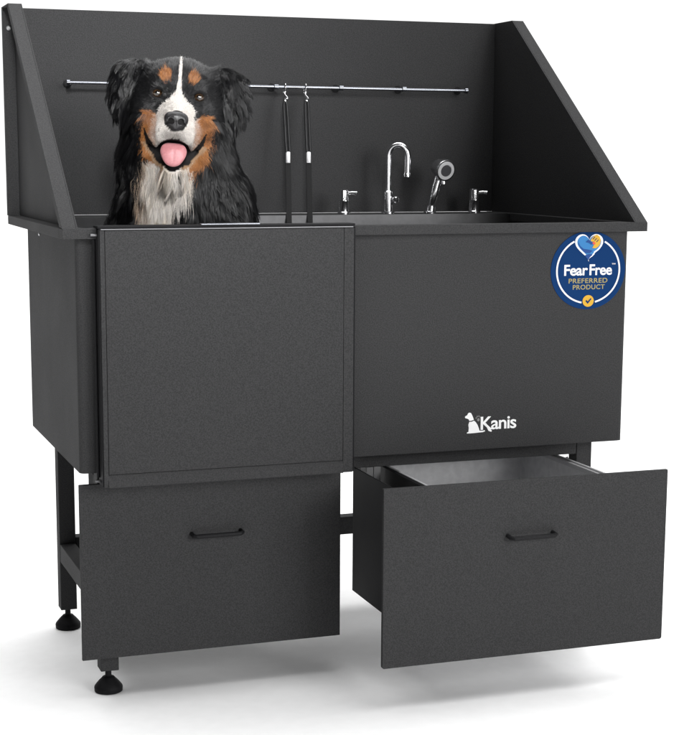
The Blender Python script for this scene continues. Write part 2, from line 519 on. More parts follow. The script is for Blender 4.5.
obj('shower_holder', bm, CHROME, tub, True)

# lettering on the front of the tub -------------------------------------------------
FYP = j0            # plane of the front wall
def text_mesh(s, size, bold, spacing=1.0):
    cu = bpy.data.curves.new('lettering', 'FONT')
    cu.body = s
    cu.size = size
    cu.offset = bold
    cu.space_character = spacing
    cu.resolution_u = 6
    cu.fill_mode = 'FRONT'
    o = bpy.data.objects.new('lettering', cu)
    COL.objects.link(o)
    dg = bpy.context.evaluated_depsgraph_get()
    ev = o.evaluated_get(dg)
    me = ev.to_mesh()
    V = [tuple(v.co) for v in me.vertices]
    F = [tuple(p.vertices) for p in me.polygons]
    ev.to_mesh_clear()
    bpy.data.objects.remove(o)
    bpy.data.curves.remove(cu)
    return V, F

def put_text(bm, s, x0, x1, z0, z1, y, bold, spacing=1.0, thick=0.0005):
    """fit the string into a rectangle on the front wall, as thin raised letters"""
    V, F = text_mesh(s, 1.0, bold, spacing)
    xs = [v[0] for v in V]; ys = [v[1] for v in V]
    sx = (x1 - x0) / (max(xs) - min(xs)); sz = (z1 - z0) / (max(ys) - min(ys))
    vs = [bm.verts.new((x0 + (v[0] - min(xs)) * sx, y, z0 + (v[1] - min(ys)) * sz)) for v in V]
    fs = []
    for f in F:
        try:
            fs.append(bm.faces.new([vs[i] for i in f]))
        except ValueError:
            pass
    ex_ = bmesh.ops.extrude_face_region(bm, geom=fs)
    for v in ex_['geom']:
        if isinstance(v, bmesh.types.BMVert):
            v.co.y += thick
    return bm

def flat_shape(bm, pts, y, thick):
    prism(bm, pts, 'y', y - thick, y, 0)

def ellipse(cx, cz, rx, rz_, n=64, a0=0, a1=360, full=True):
    k = n if full else n + 1
    return [(cx + rx * math.cos(math.radians(a0 + (a1 - a0) * i / n)), cz + rz_ * math.sin(math.radians(a0 + (a1 - a0) * i / n))) for i in range(k)]

# brand mark: sitting dog, paw, name
KX0, KZ0 = 0.8550, z(-0.4449)
SC_X = (0.9781 - 0.8565) / (560 - 122)          # metres per enlarged pixel
SC_Z = (0.0434) / (283 - 118)
def K(px, py, shear=True):
    return (0.8565 + (px - 122) * SC_X, z(-0.4449) + (283 - py) * SC_Z - (px - 122) * 0.066 * SC_X * 0.9)
head_p = [(122, 150), (128, 143), (141, 136), (147, 122), (158, 114), (172, 117), (180, 130), (190, 152), (197, 172), (176, 181), (158, 181), (155, 170), (140, 163), (126, 160)]
body_p = [(160, 190), (178, 190), (200, 180), (214, 192), (230, 215), (242, 245), (246, 262), (272, 262), (292, 258), (294, 266), (276, 274), (246, 277), (214, 281), (168, 285), (140, 286), (144, 276), (154, 274), (156, 240), (152, 215)]
bm = bmesh.new()
flat_shape(bm, [K(*p) for p in head_p], FYP - 0.0001, 0.0005)
flat_shape(bm, [K(*p) for p in body_p], FYP - 0.0001, 0.0005)
put_text(bm, 'Kanis', K(256, 0)[0], K(560, 0)[0], K(256, 257)[1], K(256, 148)[1], FYP - 0.0007, 0.015, 0.92)
flat_shape(bm, [K(292, 205), (K(300, 198)), K(324, 232), K(352, 262), K(344, 270), K(322, 262)], FYP - 0.0008, 0.0004)
obj('brand_mark', bm, WHITE, tub, label='white Kanis lettering with a sitting dog')
bm = bmesh.new()
flat_shape(bm, ellipse(*K(236, 172), 0.0030, 0.0034, 20), FYP - 0.0001, 0.0005)
for px_, py_ in ((217, 158), (226, 146), (240, 143), (253, 152)):
    flat_shape(bm, ellipse(*K(px_, py_), 0.0012, 0.0018, 14), FYP - 0.0001, 0.0005)
obj('paw_mark', bm, GREYPRINT, tub)

# round badge
BX, BZ, RX, RZ = 1.1415, z(-0.1030), 0.0905, 0.0843
def Bp(u, v):
    return (BX + u * RX, BZ + v * RZ)
bm = bmesh.new()
prism(bm, ellipse(BX, BZ, RX, RZ, 96), 'y', FYP - 0.0012, FYP - 0.0001, 0.0004)
badge = obj('badge', bm, NAVY, tub, label='round navy badge reading Fear Free preferred product')
yb = FYP - 0.0013
def ring_arc(bm, a0, a1, r, w):
    o = ellipse(BX, BZ, RX * (r + w / 2), RZ * (r + w / 2), 60, a0, a1, False)
    q = ellipse(BX, BZ, RX * (r - w / 2), RZ * (r - w / 2), 60, a0, a1, False)
    vo = [bm.verts.new((p[0], yb - 0.0005, p[1])) for p in o]
    vi = [bm.verts.new((p[0], yb - 0.0005, p[1])) for p in q]
    for i in range(60):
        bm.faces.new((vo[i], vo[i + 1], vi[i + 1], vi[i]))
bm = bmesh.new()
ring_arc(bm, -76, 60, 0.838, 0.042)
ring_arc(bm, 118, 259, 0.838, 0.042)
r_ = obj('ring', bm, WHITE, badge)
bm = bmesh.new()
put_text(bm, 'Fear', *(Bp(-0.640, 0)[0], Bp(-0.010, 0)[0]), Bp(0, -0.130)[1], Bp(0, 0.150)[1], yb, 0.020, 0.96)
put_text(bm, 'Free', *(Bp(0.035, 0)[0], Bp(0.640, 0)[0]), Bp(0, -0.130)[1], Bp(0, 0.150)[1], yb, 0.020, 0.96)
put_text(bm, 'TM', *(Bp(0.63, 0)[0], Bp(0.73, 0)[0]), Bp(0, 0.135)[1], Bp(0, 0.170)[1], yb, 0.01, 0.92)
obj('lettering', bm, WHITE, badge)
bm = bmesh.new()
put_text(bm, 'PREFERRED', *(Bp(-0.515, 0)[0], Bp(0.525, 0)[0]), Bp(0, -0.325)[1], Bp(0, -0.205)[1], yb, 0.012, 1.06)
put_text(bm, 'PRODUCT', *(Bp(-0.400, 0)[0], Bp(0.455, 0)[0]), Bp(0, -0.490)[1], Bp(0, -0.368)[1], yb, 0.012, 1.06)
obj('lettering', bm, GOLD, badge)
def heart(s, dx=0, dz=0, n=48):
    out = []
    for i in range(n):
        a = 2 * math.pi * i / n
        x_ = 16 * math.sin(a) ** 3
        z_ = 13 * math.cos(a) - 5 * math.cos(2 * a) - 2 * math.cos(3 * a) - math.cos(4 * a)
        out.append((x_ * s / 16 + dx, z_ * s / 15.5 + dz))
    return out
def ragged(pts, amp):
    o = []
    for i, (a, b) in enumerate(pts):
        if a > 0.02 and b < 0.50:
            k = amp if (i % 4 < 2) else -amp * 0.5
            o.append((a - k, b - k * 0.3))
        else:
            o.append((a, b))
    return o
bm = bmesh.new()
flat_shape(bm, [Bp(*p) for p in ragged(heart(0.375, 0.0, 0.635), 0.03)], yb, 0.0006)
obj('heart_outline', bm, WHITE, badge)
bm = bmesh.new()
flat_shape(bm, [Bp(*p) for p in ragged(heart(0.320, 0.0, 0.640), 0.03)], yb - 0.0008, 0.0004)
obj('heart_hand', bm, BLUE, badge)
bm = bmesh.new()
flat_shape(bm, [Bp(*p) for p in [(0.05, 0.80), (0.12, 0.88), (0.20, 0.905), (0.27, 0.86), (0.305, 0.77), (0.29, 0.67), (0.24, 0.60), (0.17, 0.56), (0.08, 0.57), (0.12, 0.64), (0.16, 0.68), (0.10, 0.72), (0.03, 0.75)]], yb - 0.0013, 0.0004)
obj('heart_hand', bm, YELLOW, badge)
bm = bmesh.new()
flat_shape(bm, [Bp(*p) for p in [(-0.30, 0.74), (-0.24, 0.62), (-0.15, 0.55), (-0.02, 0.53), (0.10, 0.50), (0.02, 0.44), (-0.10, 0.44), (-0.20, 0.53), (-0.28, 0.64)]], yb - 0.0013, 0.0004)
flat_shape(bm, [Bp(*p) for p in [(-0.12, 0.38), (0.0, 0.42), (0.10, 0.40), (0.03, 0.34), (-0.02, 0.27), (-0.06, 0.31)]], yb - 0.0013, 0.0004)
flat_shape(bm, [Bp(*p) for p in [(-0.10, 0.72), (-0.04, 0.78), (0.03, 0.74), (0.10, 0.69), (0.05, 0.655), (-0.02, 0.70)]], yb - 0.0018, 0.0004)
obj('heart_shading', bm, DEEPBLUE, badge)
bm = bmesh.new()
flat_shape(bm, [Bp(*p) for p in [(0.07, 0.70), (0.12, 0.735), (0.165, 0.68), (0.12, 0.645)]], yb - 0.0023, 0.0004)
obj('heart_clasp', bm, RED, badge)
bm = bmesh.new()
flat_shape(bm, ellipse(*Bp(0.018, -0.787), RX * 0.150, RZ * 0.150, 40), yb, 0.0006)
obj('check_disc', bm, YELLOW, badge)
bm = bmesh.new()
ck = [(-0.075, 0.005), (-0.045, 0.03), (-0.012, -0.012), (0.06, 0.075), (0.085, 0.05), (-0.012, -0.07)]
flat_shape(bm, [Bp(0.018 + a, -0.79 + b) for a, b in ck], yb - 0.0008, 0.0004)
obj('check_mark', bm, NAVY, badge)
bm = bmesh.new()
for k in range(3):
    a, b = 0.13 + 0.05 * k, 0.855 - 0.035 * k
    flat_shape(bm, [Bp(a, b), Bp(a + 0.018, b - 0.008), Bp(a - 0.035, b - 0.07), Bp(a - 0.05, b - 0.06)], yb - 0.0019, 0.0003)
obj('finger_lines', bm, NAVY, badge)

# ------------------------------------------------------------------ hand shower
hs = thing('hand_shower', 'chrome hand shower with a round spray face resting in its holder', 'hand shower', (1.0295, FY, z(0.016)))
bm = bmesh.new()
hp = smooth_path([(1.0290, 0.619, z(0.012)), (1.0335, 0.612, z(0.040)), (1.0405, 0.611, z(0.070)), (1.0465, 0.610, z(0.092)), (1.0500, 0.612, z(0.108))], 4)
n_ = len(hp)
tube(bm, hp, [0.0072 + 0.0035 * math.sin(math.pi * min(1, i / n_ * 1.05)) + 0.002 * i / n_ for i in range(n_)], 18)
obj('grip', bm, CHROME, hs, True)
hc = Vector((1.0500, 0.592, z(0.108)))
hd = Vector((0.12, -0.93, -0.24)).normalized()
bm = bmesh.new()
lathe(bm, [(0.006, -0.036), (0.015, -0.033), (0.020, -0.024), (0.0232, -0.010), (0.0258, 0.004), (0.0270, 0.010), (0.0262, 0.0135), (0.0235, 0.0140)], hc, hd, 40)
obj('spray_head', bm, CHROME, hs, True)
bm = bmesh.new()
lathe(bm, [(0.0228, 0.0136), (0.0222, 0.0150), (0.0150, 0.0152), (0.0146, 0.0142)], hc, hd, 40)
obj('spray_ring', bm, principled('grey_plastic', (0.55, 0.55, 0.56, 1), 0.35), hs, True)
bm = bmesh.new()
lathe(bm, [(0.0142, 0.0142), (0.0138, 0.0158), (0.0070, 0.0160), (0.002, 0.0158)], hc, hd, 32)
obj('spray_plate', bm, principled('dark_plastic', (0.06, 0.06, 0.065, 1), 0.3), hs, True)
bm = bmesh.new()
box(bm, 1.047, 1.054, 0.586, 0.594, z(0.070), z(0.083), 0.002)
obj('button', bm, CHROME, hs)
hs.location += Vector((-0.0055, 0, 0))

# ------------------------------------------------------------------ two tethers on the rail
def make_tether(P, label):
    root = thing('grooming_tether', label, 'tether', P[0], 'tethers hanging from the rail')
    top, a, b, c, e = [Vector(p) for p in P]
    bm = bmesh.new()
    lp = []
    for k in range(20):                                     # ring over the rail
        an = 2 * math.pi * k / 20
        lp.append((top.x + 0.0015 * math.sin(an), 0.680 + 0.0075 * math.cos(an), z(0.3000) + 0.0118 * math.sin(an)))
    tube(bm, lp, 0.0013, 8, closed=True)
    tube(bm, smooth_path([(top.x, 0.6725, z(0.291)), (top.x - 0.003, 0.668, z(0.284)), (top.x + 0.002, 0.663, z(0.276)), (a.x, a.y, a.z - 0.002)], 4), 0.0026, 10)
    lathe(bm, [(0.004, -0.004), (0.0048, 0), (0.004, 0.004)], (a.x, a.y, a.z), (0, 0.3, 1), 12)
    obj('hook', bm, CHROME, root, True)
    bm = bmesh.new()
    loop = []
    for k in range(13):
        tt = k / 12
        p = a.lerp(b, tt); loop.append((p.x - 0.0042 * math.sin(math.pi * min(1, max(0.0, tt) * 8 + 0.15) / 2) , p.y, p.z))
    for k in range(13):
        tt = 1 - k / 12
        p = a.lerp(b, tt); loop.append((p.x + 0.0042 * math.sin(math.pi * min(1, max(0.0, tt) * 8 + 0.15) / 2), p.y, p.z))
    tube(bm, loop, 0.0034, 10, closed=True)
    obj('loop', bm, CORD, root, True)
    bm = bmesh.new()
    d_ = (b - c)
    lathe(bm, [(0.0045, 0.0), (0.0053, 0.001), (0.0053, d_.length - 0.001), (0.0045, d_.length)], c, d_, 18)
    obj('ferrule', bm, FERRULE, root, True)
    bm = bmesh.new()
    vsx = []
    pts = [c.lerp(e, k / 8) for k in range(9)] + [e + Vector((0.002, 0.002, -0.10))]
    for p in pts:
        w = 0.0066
        vsx.append([bm.verts.new(p + Vector(o_)) for o_ in ((-w, -0.0012, 0), (w, -0.0012, 0), (w, 0.0012, 0), (-w, 0.0012, 0))])
    for p, q in zip(vsx, vsx[1:]):
        for k in range(4):
            bm.faces.new((p[k], p[(k + 1) % 4], q[(k + 1) % 4], q[k]))
    bm.faces.new(vsx[0]); bm.faces.new(vsx[-1][::-1])
    obj('strap', bm, STRAP, root)
    return root
make_tether([(0.6635, 0.676, z(0.3052)), (0.6584, 0.660, z(0.2715)), (0.6546, 0.625, z(0.1483)), (0.6529, 0.620, z(0.1223)), (0.6418, 0.578, z(-0.016))],
            'black grooming tether hanging nearest the dog, with white ferrule')
make_tether([(0.7156, 0.676, z(0.3061)), (0.7128, 0.660, z(0.2723)), (0.7063, 0.625, z(0.1485)), (0.7047, 0.620, z(0.1224)), (0.6945, 0.578, z(-0.016))],
            'black grooming tether hanging farther from the dog, nearer the faucet')

# ------------------------------------------------------------------ the dog
# distance-field sculpting in centimetres: x to the picture's right, y towards the viewer's side (front of the dog), z up, origin at the nose
f32 = np.float32
def ell(P, c, r, rot=None):
    q = P - np.array(c, f32)
    if rot is not None:
        q = q @ np.array(rot, f32)
    r = np.array(r, f32)
    k0 = np.sqrt(((q / r) ** 2).sum(-1)) + 1e-6
    k1 = np.sqrt(((q / (r * r)) ** 2).sum(-1)) + 1e-6
    return k0 * (k0 - 1.0) / k1
def cap(P, a, b, ra, rb):
    a = np.array(a, f32); b = np.array(b, f32)
    ab = b - a
    tt = np.clip(((P - a) @ ab) / (ab @ ab), 0, 1)
    d = np.sqrt(((P - a - tt[..., None] * ab) ** 2).sum(-1))
    return d - (ra + (rb - ra) * tt)
def smin(a, b, k):
    h = np.maximum(k - np.abs(a - b), 0) / k
    return np.minimum(a, b) - h * h * k * 0.25
def smax(a, b, k):
    return -smin(-a, -b, k)
def Ry(deg):
    a = math.radians(deg); c, s = math.cos(a), math.sin(a)
    return np.array([[c, 0, s], [0, 1, 0], [-s, 0, c]])
def Rz(deg):
    a = math.radians(deg); c, s = math.cos(a), math.sin(a)
    return np.array([[c, -s, 0], [s, c, 0], [0, 0, 1]])
ROLL = 5.5
def to_head(P):
    a = math.radians(ROLL); c, s = math.cos(a), math.sin(a)
    Q = P.copy()
    Q[..., 0] = P[..., 0] * c - P[..., 2] * s
    Q[..., 2] = P[..., 0] * s + P[..., 2] * c
    return Q
def from_head(P):
    a = math.radians(-ROLL); c, s = math.cos(a), math.sin(a)
    Q = np.array(P, float)
    x, zz = Q[..., 0].copy(), Q[..., 2].copy()
    Q[..., 0] = x * c - zz * s
    Q[..., 2] = x * s + zz * c
    return Q
LIP = [(-6.3, -9.2, -2.1), (-5.4, -7.6, -4.3), (-4.0, -5.9, -6.3), (-2.8, -4.4, -8.2), (0, -3.4, -9.5), (2.8, -4.4, -8.2), (4.0, -5.9, -6.3), (5.4, -7.6, -4.3), (6.3, -9.2, -2.1)]
EYE = [(-4.15, -7.2, 5.1), (4.15, -7.2, 5.1)]
def lip_dist(Q):
    d = None
    for a, b in zip(LIP, LIP[1:]):
        e = cap(Q, a, b, 0, 0)
        d = e if d is None else np.minimum(d, e)
    return d
def lip_flat(Q):
    """distance to the lip line as seen from the front"""
    d = None
    q = np.array(Q, f32); q[:, 1] = 0
    for a, b in zip(LIP, LIP[1:]):
        e = cap(q, (a[0], 0, a[2]), (b[0], 0, b[2]), 0, 0)
        d = e if d is None else np.minimum(d, e)
    return d
def head_field(Q):
    S = lambda v, s: (v[0] * s, v[1], v[2])
    d = ell(Q, (0, -13.5, 5.2), (8.8, 8.5, 7.6))
    for s in (-1, 1):
        d = smin(d, ell(Q, (3.0 * s, -7.9, 7.4), (2.6, 2.4, 2.2)), 2.0)
        d = smin(d, ell(Q, (5.9 * s, -10.8, 0.0), (3.0, 5.0, 5.0)), 3.0)
    d = smin(d, cap(Q, (0, -9.5, 2.6), (0, -1.9, 1.1), 3.0, 1.9), 2.0)
    d = smin(d, ell(Q, (0, -5.0, -0.6), (3.5, 5.0, 3.0)), 2.0)
    d = smin(d, ell(Q, (0, -1.9, -2.2), (1.7, 1.6, 2.0)), 1.2)
    for s in (-1, 1):
        d = smin(d, ell(Q, (2.2 * s, -3.3, -2.6), (1.9, 2.8, 2.3)), 1.2)
        d = smin(d, ell(Q, (3.9 * s, -6.6, -3.2), (1.9, 3.0, 2.6)), 1.4)
    # lower jaw, then the mouth carved between it and the flews
    jaw = cap(Q, (0, -11.5, -6.0), (0, -5.2, -9.6), 4.6, 2.1)
    jaw = smin(jaw, ell(Q, (-5.6, -9.8, -6.0), (2.2, 3.6, 3.2)), 2.5)
    jaw = smin(jaw, ell(Q, (5.6, -9.8, -6.0), (2.2, 3.6, 3.2)), 2.5)
    d = smin(d, jaw, 1.0)
    d = smax(d, -ell(Q, (0, -4.2, -6.4), (3.5, 4.6, 2.6)), 0.8)
    d = smax(d, -(lip_dist(Q) - 0.60), 0.7)
    for s in (-1, 1):
        e = np.array((EYE[0][0] * s * -1, EYE[0][1], EYE[0][2]))
        d = smin(d, np.sqrt(((Q - e.astype(f32)) ** 2).sum(-1)) - 1.62, 1.2)
        d = smax(d, -ell(Q, (e[0] + 0.05 * s, e[1] + 1.6, e[2]), (1.12, 1.5, 0.78)), 0.25)
        # ears: flat hanging flaps
        ear = ell(Q, (10.9 * s, -13.6, 5.0), (3.3, 1.4, 5.6), Rz(-22 * s) @ Ry(14 * s))
        ear = smin(ear, ell(Q, (8.4 * s, -14.4, 9.3), (3.4, 2.4, 2.4)), 2.8)
        d = smin(d, ear, 1.6)
    return d
def body_field(P):
    d = cap(P, (0.3, -17.0, 1), (0.8, -19.5, -13), 9.6, 11.2)
    d = smin(d, ell(P, (-0.6, -16.5, -7.5), (9.8, 5.8, 9.0)), 6)
    d = smin(d, ell(P, (-0.9, -13.2, -14.0), (6.2, 5.6, 5.5)), 5)
    d = smin(d, ell(P, (-0.5, -17, -20), (9.6, 8.0, 12)), 4)
    d = smin(d, ell(P, (-8.0, -20, -25), (5.5, 8, 12)), 4)
    d = smin(d, ell(P, (9.5, -21, -22), (6.2, 9, 13)), 4)
    d = smin(d, cap(P, (1.5, -25, -24), (2.5, -33, -48), 12.5, 12.5), 5)
    for s in (-1, 1):
        d = smin(d, ell(P, (11 * s + 2, -33, -56), (6, 10, 8)), 4)
        d = smin(d, cap(P, (7.5 * s, -19, -34), (6.8 * s, -15, -61), 4.8, 3.0), 3)
        d = smin(d, ell(P, (6.8 * s, -13.2, -63.0), (3.4, 5.0, 2.4)), 2)
        d = smin(d, ell(P, (13 * s + 1, -24.5, -63.2), (3.2, 5.5, 2.2)), 2)
        for k in (-1.6, 0, 1.6):
            d = smin(d, ell(P, (6.8 * s + k, -9.2, -63.9), (1.0, 1.8, 1.4)), 0.6)
    d = smin(d, cap(P, (4, -43, -58), (15, -40, -63), 3.2, 2.2), 3)
    return d
def dog_field(P):
    P = P.astype(f32)
    return smin(head_field(to_head(P)), body_field(P), 3.0)

def surface(field, lo, hi, h):
    """surface nets: an even quad mesh of the zero level of a distance field"""
    ax = [np.arange(lo[k], hi[k] + h, h, dtype=f32) for k in range(3)]
    n = [len(a) for a in ax]
    F = np.empty(n, f32)
    YY, ZZ = np.meshgrid(ax[1], ax[2], indexing='ij')
    step = 12
    for i in range(0, n[0], step):
        xs = ax[0][i:i + step]
        P = np.empty((len(xs), n[1], n[2], 3), f32)
        P[..., 0] = xs[:, None, None]; P[..., 1] = YY; P[..., 2] = ZZ
        F[i:i + step] = field(P.reshape(-1, 3)).reshape(len(xs), n[1], n[2])
    ins = F < 0
    c = ins[:-1, :-1, :-1].astype(np.int8)
    tot = np.zeros_like(c)
    for a in (0, 1):
        for b in (0, 1):
            for e in (0, 1):
                tot += ins[a:n[0] - 1 + a, b:n[1] - 1 + b, e:n[2] - 1 + e]
    act = (tot > 0) & (tot < 8)
    idx = np.argwhere(act)
    vid = -np.ones(act.shape, np.int64)
    vid[act] = np.arange(len(idx))
    acc = np.zeros((len(idx), 3)); cnt = np.zeros(len(idx))
    corners = [(a, b, e) for a in (0, 1) for b in (0, 1) for e in (0, 1)]
    for p in corners:
        for q in corners:
            if sum(q) - sum(p) == 1 and all(q[k] >= p[k] for k in range(3)):
                fa = F[tuple((idx + p).T)]; fb = F[tuple((idx + q).T)]
                cr = (fa < 0) != (fb < 0)
                tt = np.where(cr, fa / np.where(cr, fa - fb, 1), 0)
                pos = np.array(p)[None] + tt[:, None] * (np.array(q) - np.array(p))[None]
                acc[cr] += pos[cr]; cnt[cr] += 1
    V = (idx + acc / cnt[:, None]) * h + np.array(lo)
    quads = []
    for k in range(3):
        s0 = [slice(None)] * 3; s1 = [slice(None)] * 3
        s0[k] = slice(0, -1); s1[k] = slice(1, None)
        a, b = ins[tuple(s0)], ins[tuple(s1)]
        e = np.argwhere(a != b)
        u, v = [(1, 2), (2, 0), (0, 1)][k]
        ok = (e[:, u] > 0) & (e[:, v] > 0) & (e[:, u] < n[u] - 1) & (e[:, v] < n[v] - 1)
        e = e[ok]
        fl_ = a[tuple(e.T)]
        o = np.zeros((4, 3), int)
        o[1, u] = -1; o[2, u] = -1; o[2, v] = -1; o[3, v] = -1
        qd = np.stack([vid[tuple((e + o[j]).T)] for j in range(4)], 1)
        qd[~fl_] = qd[~fl_][:, ::-1]
        quads.append(qd)
    return V, np.concatenate(quads)

NOSE = np.array([0.2500, 0.1000, z(0.2085)])
_t = np.array([-0.523 - 0.25, -3.005 - 0.10]); _t /= np.linalg.norm(_t)
AX = np.array([[-_t[1], _t[0], 0], [_t[0], _t[1], 0], [0, 0, 1]])       # rows: right, forward, up
def to_world(P):
    return NOSE + 0.01 * (np.asarray(P) @ AX)

def mesh_from(name, V, F, mat, parent, colors=None, smooth=True, normals=None):
    off = np.array(parent.location) if parent is not None else 0
    V = np.asarray(V) - off
    F = np.asarray(F)
    me = bpy.data.meshes.new(name)
    k = F.shape[1]
    me.vertices.add(len(V)); me.vertices.foreach_set('co', V.astype(f32).ravel())
    me.loops.add(F.size); me.loops.foreach_set('vertex_index', F.astype(np.int32).ravel())
    me.polygons.add(len(F)); me.polygons.foreach_set('loop_start', np.arange(0, F.size, k, dtype=np.int32))
    me.polygons.foreach_set('loop_total', np.full(len(F), k, np.int32))
    me.polygons.foreach_set('use_smooth', np.full(len(F), smooth))
    if colors is not None:
        at = me.color_attributes.new('coat', 'FLOAT_COLOR', 'POINT')
        at.data.foreach_set('color', colors.astype(f32).ravel())
    me.update(calc_edges=True)
    if normals is not None:
        me.normals_split_custom_set_from_vertices(normals.astype(f32))
    me.materials.append(mat)
    o = bpy.data.objects.new(name, me)
    COL.objects.link(o)
    o.parent = parent
    return o

def vnoise(P, s, seed):
    """smooth value noise"""
    r = np.random.default_rng(seed).random((17, 17, 17)).astype(f32)
    q = P / s
    i = np.floor(q).astype(int); f = q - i; f = f * f * (3 - 2 * f)
    out = 0
    for a in (0, 1):
        for b in (0, 1):
            for c in (0, 1):
                w = (f[:, 0] if a else 1 - f[:, 0]) * (f[:, 1] if b else 1 - f[:, 1]) * (f[:, 2] if c else 1 - f[:, 2])
                out = out + w * r[(i[:, 0] + a) % 17, (i[:, 1] + b) % 17, (i[:, 2] + c) % 17]
    return out * 2 - 1

BLACK = np.array(lin(12, 12, 14)[:3]); IVORY = np.array(lin(206, 200, 194)[:3]); CREAM = np.array(lin(212, 197, 176)[:3])
RUST = np.array(lin(160, 106, 58)[:3]); RUST2 = np.array(lin(106, 64, 34)[:3]); TAN = np.array(lin(150, 112, 72)[:3]); SKIN = np.array(lin(18, 16, 16)[:3])
def coat(P, jitter=0.0):
    """the breed's markings, as a function of the place on the body"""
    Q = to_head(P.astype(f32))
    x, y, zz = Q[:, 0], Q[:, 1], Q[:, 2]
    nz = vnoise(P, 1.6, 3) * 0.5 + vnoise(P, 0.7, 5) * 0.35
    if jitter:
        nz = nz + rng.normal(0, jitter, len(P))
    C = np.tile(BLACK, (len(P), 1))
    ax_ = np.abs(x)
    front = y > -14.5
    # chest
    px, pz, py = P[:, 0], P[:, 2], P[:, 1]
    cxm = np.interp(pz, [-22, -16, -11, -8.5], [-3.6, -3.4, -2.3, -1.7])
    wd = np.interp(pz, [-30, -22, -16, -11, -8.5, -7.5], [1.8, 2.4, 3.8, 5.4, 5.9, 5.0])
    e_ = wd - np.abs(px - cxm) + nz * 1.3
    ch = (pz < -8.0) & (e_ > 0) & (py > -18)
    tone = vnoise(P, 3.2, 13) * 0.7 + vnoise(P, 1.2, 14) * 0.5 + (rng.normal(0, 0.35, len(P)) if jitter else 0)
    mixw = np.clip(0.72 + tone * 0.55, 0, 1)[:, None]
    chest = CREAM * (1 - mixw) + IVORY * mixw
    tw_ = np.clip((1.6 - e_) / 2.2, 0, 1) * np.clip(0.5 - (px - cxm) * 0.12, 0, 1) + np.clip((-17 - pz) / 8, 0, 0.5) * (tone < 0.1)
    tw_ = np.clip(tw_, 0, 0.8)[:, None]
    C[ch] = (chest * (1 - tw_) + TAN * tw_)[ch]
    hd = (zz > -12.0) & front
    # rust cheeks and jaw
    hi_ = np.interp(ax_, [3.3, 5.0, 6.8, 8.2], [0.2, 1.3, 1.3, -0.8])
    lo = np.interp(ax_, [2.5, 5, 6.5, 8], [-10.5, -10.2, -9.0, -6.5])
    rl = np.where(x < 0, 6.7, 7.5)
    lo = lo + np.where(x < 0, 1.6, 0.6)
    ck_ = hd & (ax_ + nz * 0.6 > 3.3) & (ax_ + nz * 1.2 < rl) & (zz + nz * 1.4 > lo) & (zz + nz * 0.7 < hi_) & (y > -13.2)
    v_ = np.clip(0.5 + tone * 0.6, 0, 1)[:, None]
    C[ck_] = (RUST * v_ + RUST2 * (1 - v_))[ck_]
    # the flews between muzzle and lip fade to cream
    fl_in = ck_ & (np.abs(x) < np.interp(zz, [-9.4, -8.1, -6.2, -4.2, -2.1, 0], [0, 2.7, 3.9, 5.3, 6.0, 4.5]))
    fm = np.clip((5.4 - ax_ + nz * 1.2) / 2.4, 0, 1)[:, None] * 0.75
    C[fl_in] = (C * (1 - fm) + IVORY * fm)[fl_in]
    # chin fringe
    cn = hd & (zz < -7.8) & (ax_ + nz * 1.6 < 3.6) & (zz > -12)
    C[cn] = chest[cn] * 0.92
    lipd = lip_flat(Q)
    inside = np.abs(x) < np.interp(zz, [-9.4, -8.1, -6.2, -4.2, -2.1], [0, 2.7, 3.9, 5.3, 6.3])
    fr = hd & ~inside & (lipd < 1.15 + nz * 0.5) & (zz < -4.6) & (ax_ > 1.8)
    C[fr] = (TAN * 0.75 + IVORY * 0.12)
    # muzzle and blaze
    bw = np.interp(zz, [-6, 0.6, 2.0, 3.1, 4.3, 5.4, 8, 11, 12.6, 12.9], [3.5, 3.7, 3.5, 2.8, 1.35, 0.50, 0.36, 0.30, 0.12, -1])
    mz = hd & (ax_ + nz * np.where(zz > 5, 0.12, 0.35) < bw) & (zz > -6.2) & (inside | (zz > -3)) & (y > -13.5)
    mz |= (zz > 4) & (ax_ + nz * 0.12 < bw) & (y > -18)
    C[mz] = IVORY
    g_ = np.clip((-1.2 - zz + nz) / 1.6, 0, 1) * np.clip((3.0 - ax_ + nz) / 1.6, 0, 1) * 0.72
    C[mz] = (IVORY * (1 - g_[:, None]) + np.array(lin(92, 86, 82)[:3]) * g_[:, None])[mz]
    # brow spots
    for s in (-1, 1):
        b = (y > -14.5) & (((x - 2.75 * s) / 1.12) ** 2 + ((zz - 8.5) / 1.18) ** 2 + nz * 0.5 < 1)
        C[b] = (RUST * v_ + RUST2 * (1 - v_))[b]
    # lips, mouth and eyelids
    ld = lip_dist(Q)
    mouth = hd & ((ld < 0.8) | (lipd < np.interp(zz, [-9.5, -7, -4.5, -2.4, -1.6], [0.50, 0.72, 0.58, 0.26, 0.10])) | ((((x / 3.6) ** 2 + ((zz + 6.4) / 2.85) ** 2) < 1) & (y > -9.5)))
    C[mouth] = SKIN
    eyes = np.zeros(len(P), bool)
    for e in EYE:
        eyes |= (((x - e[0]) / 1.42) ** 2 + ((zz - e[2]) / 1.02) ** 2 < 1) & (y > -9)
    C[eyes] = SKIN
    nose_ = ((x / 2.3) ** 2 + ((zz + 0.2) / 2.1) ** 2 < 1) & (y > -3.2)
    C[nose_] = SKIN
    return C, mouth | eyes, nose_, Q

dog_root = thing('dog', 'long haired black, white and rust dog sitting in the tub with its mouth open', 'dog', tuple(to_world((2, -26, -65.6))))
Vd, Fd = surface(dog_field, (-21, -48, -66.0), (22, 2.2, 15), 0.38)
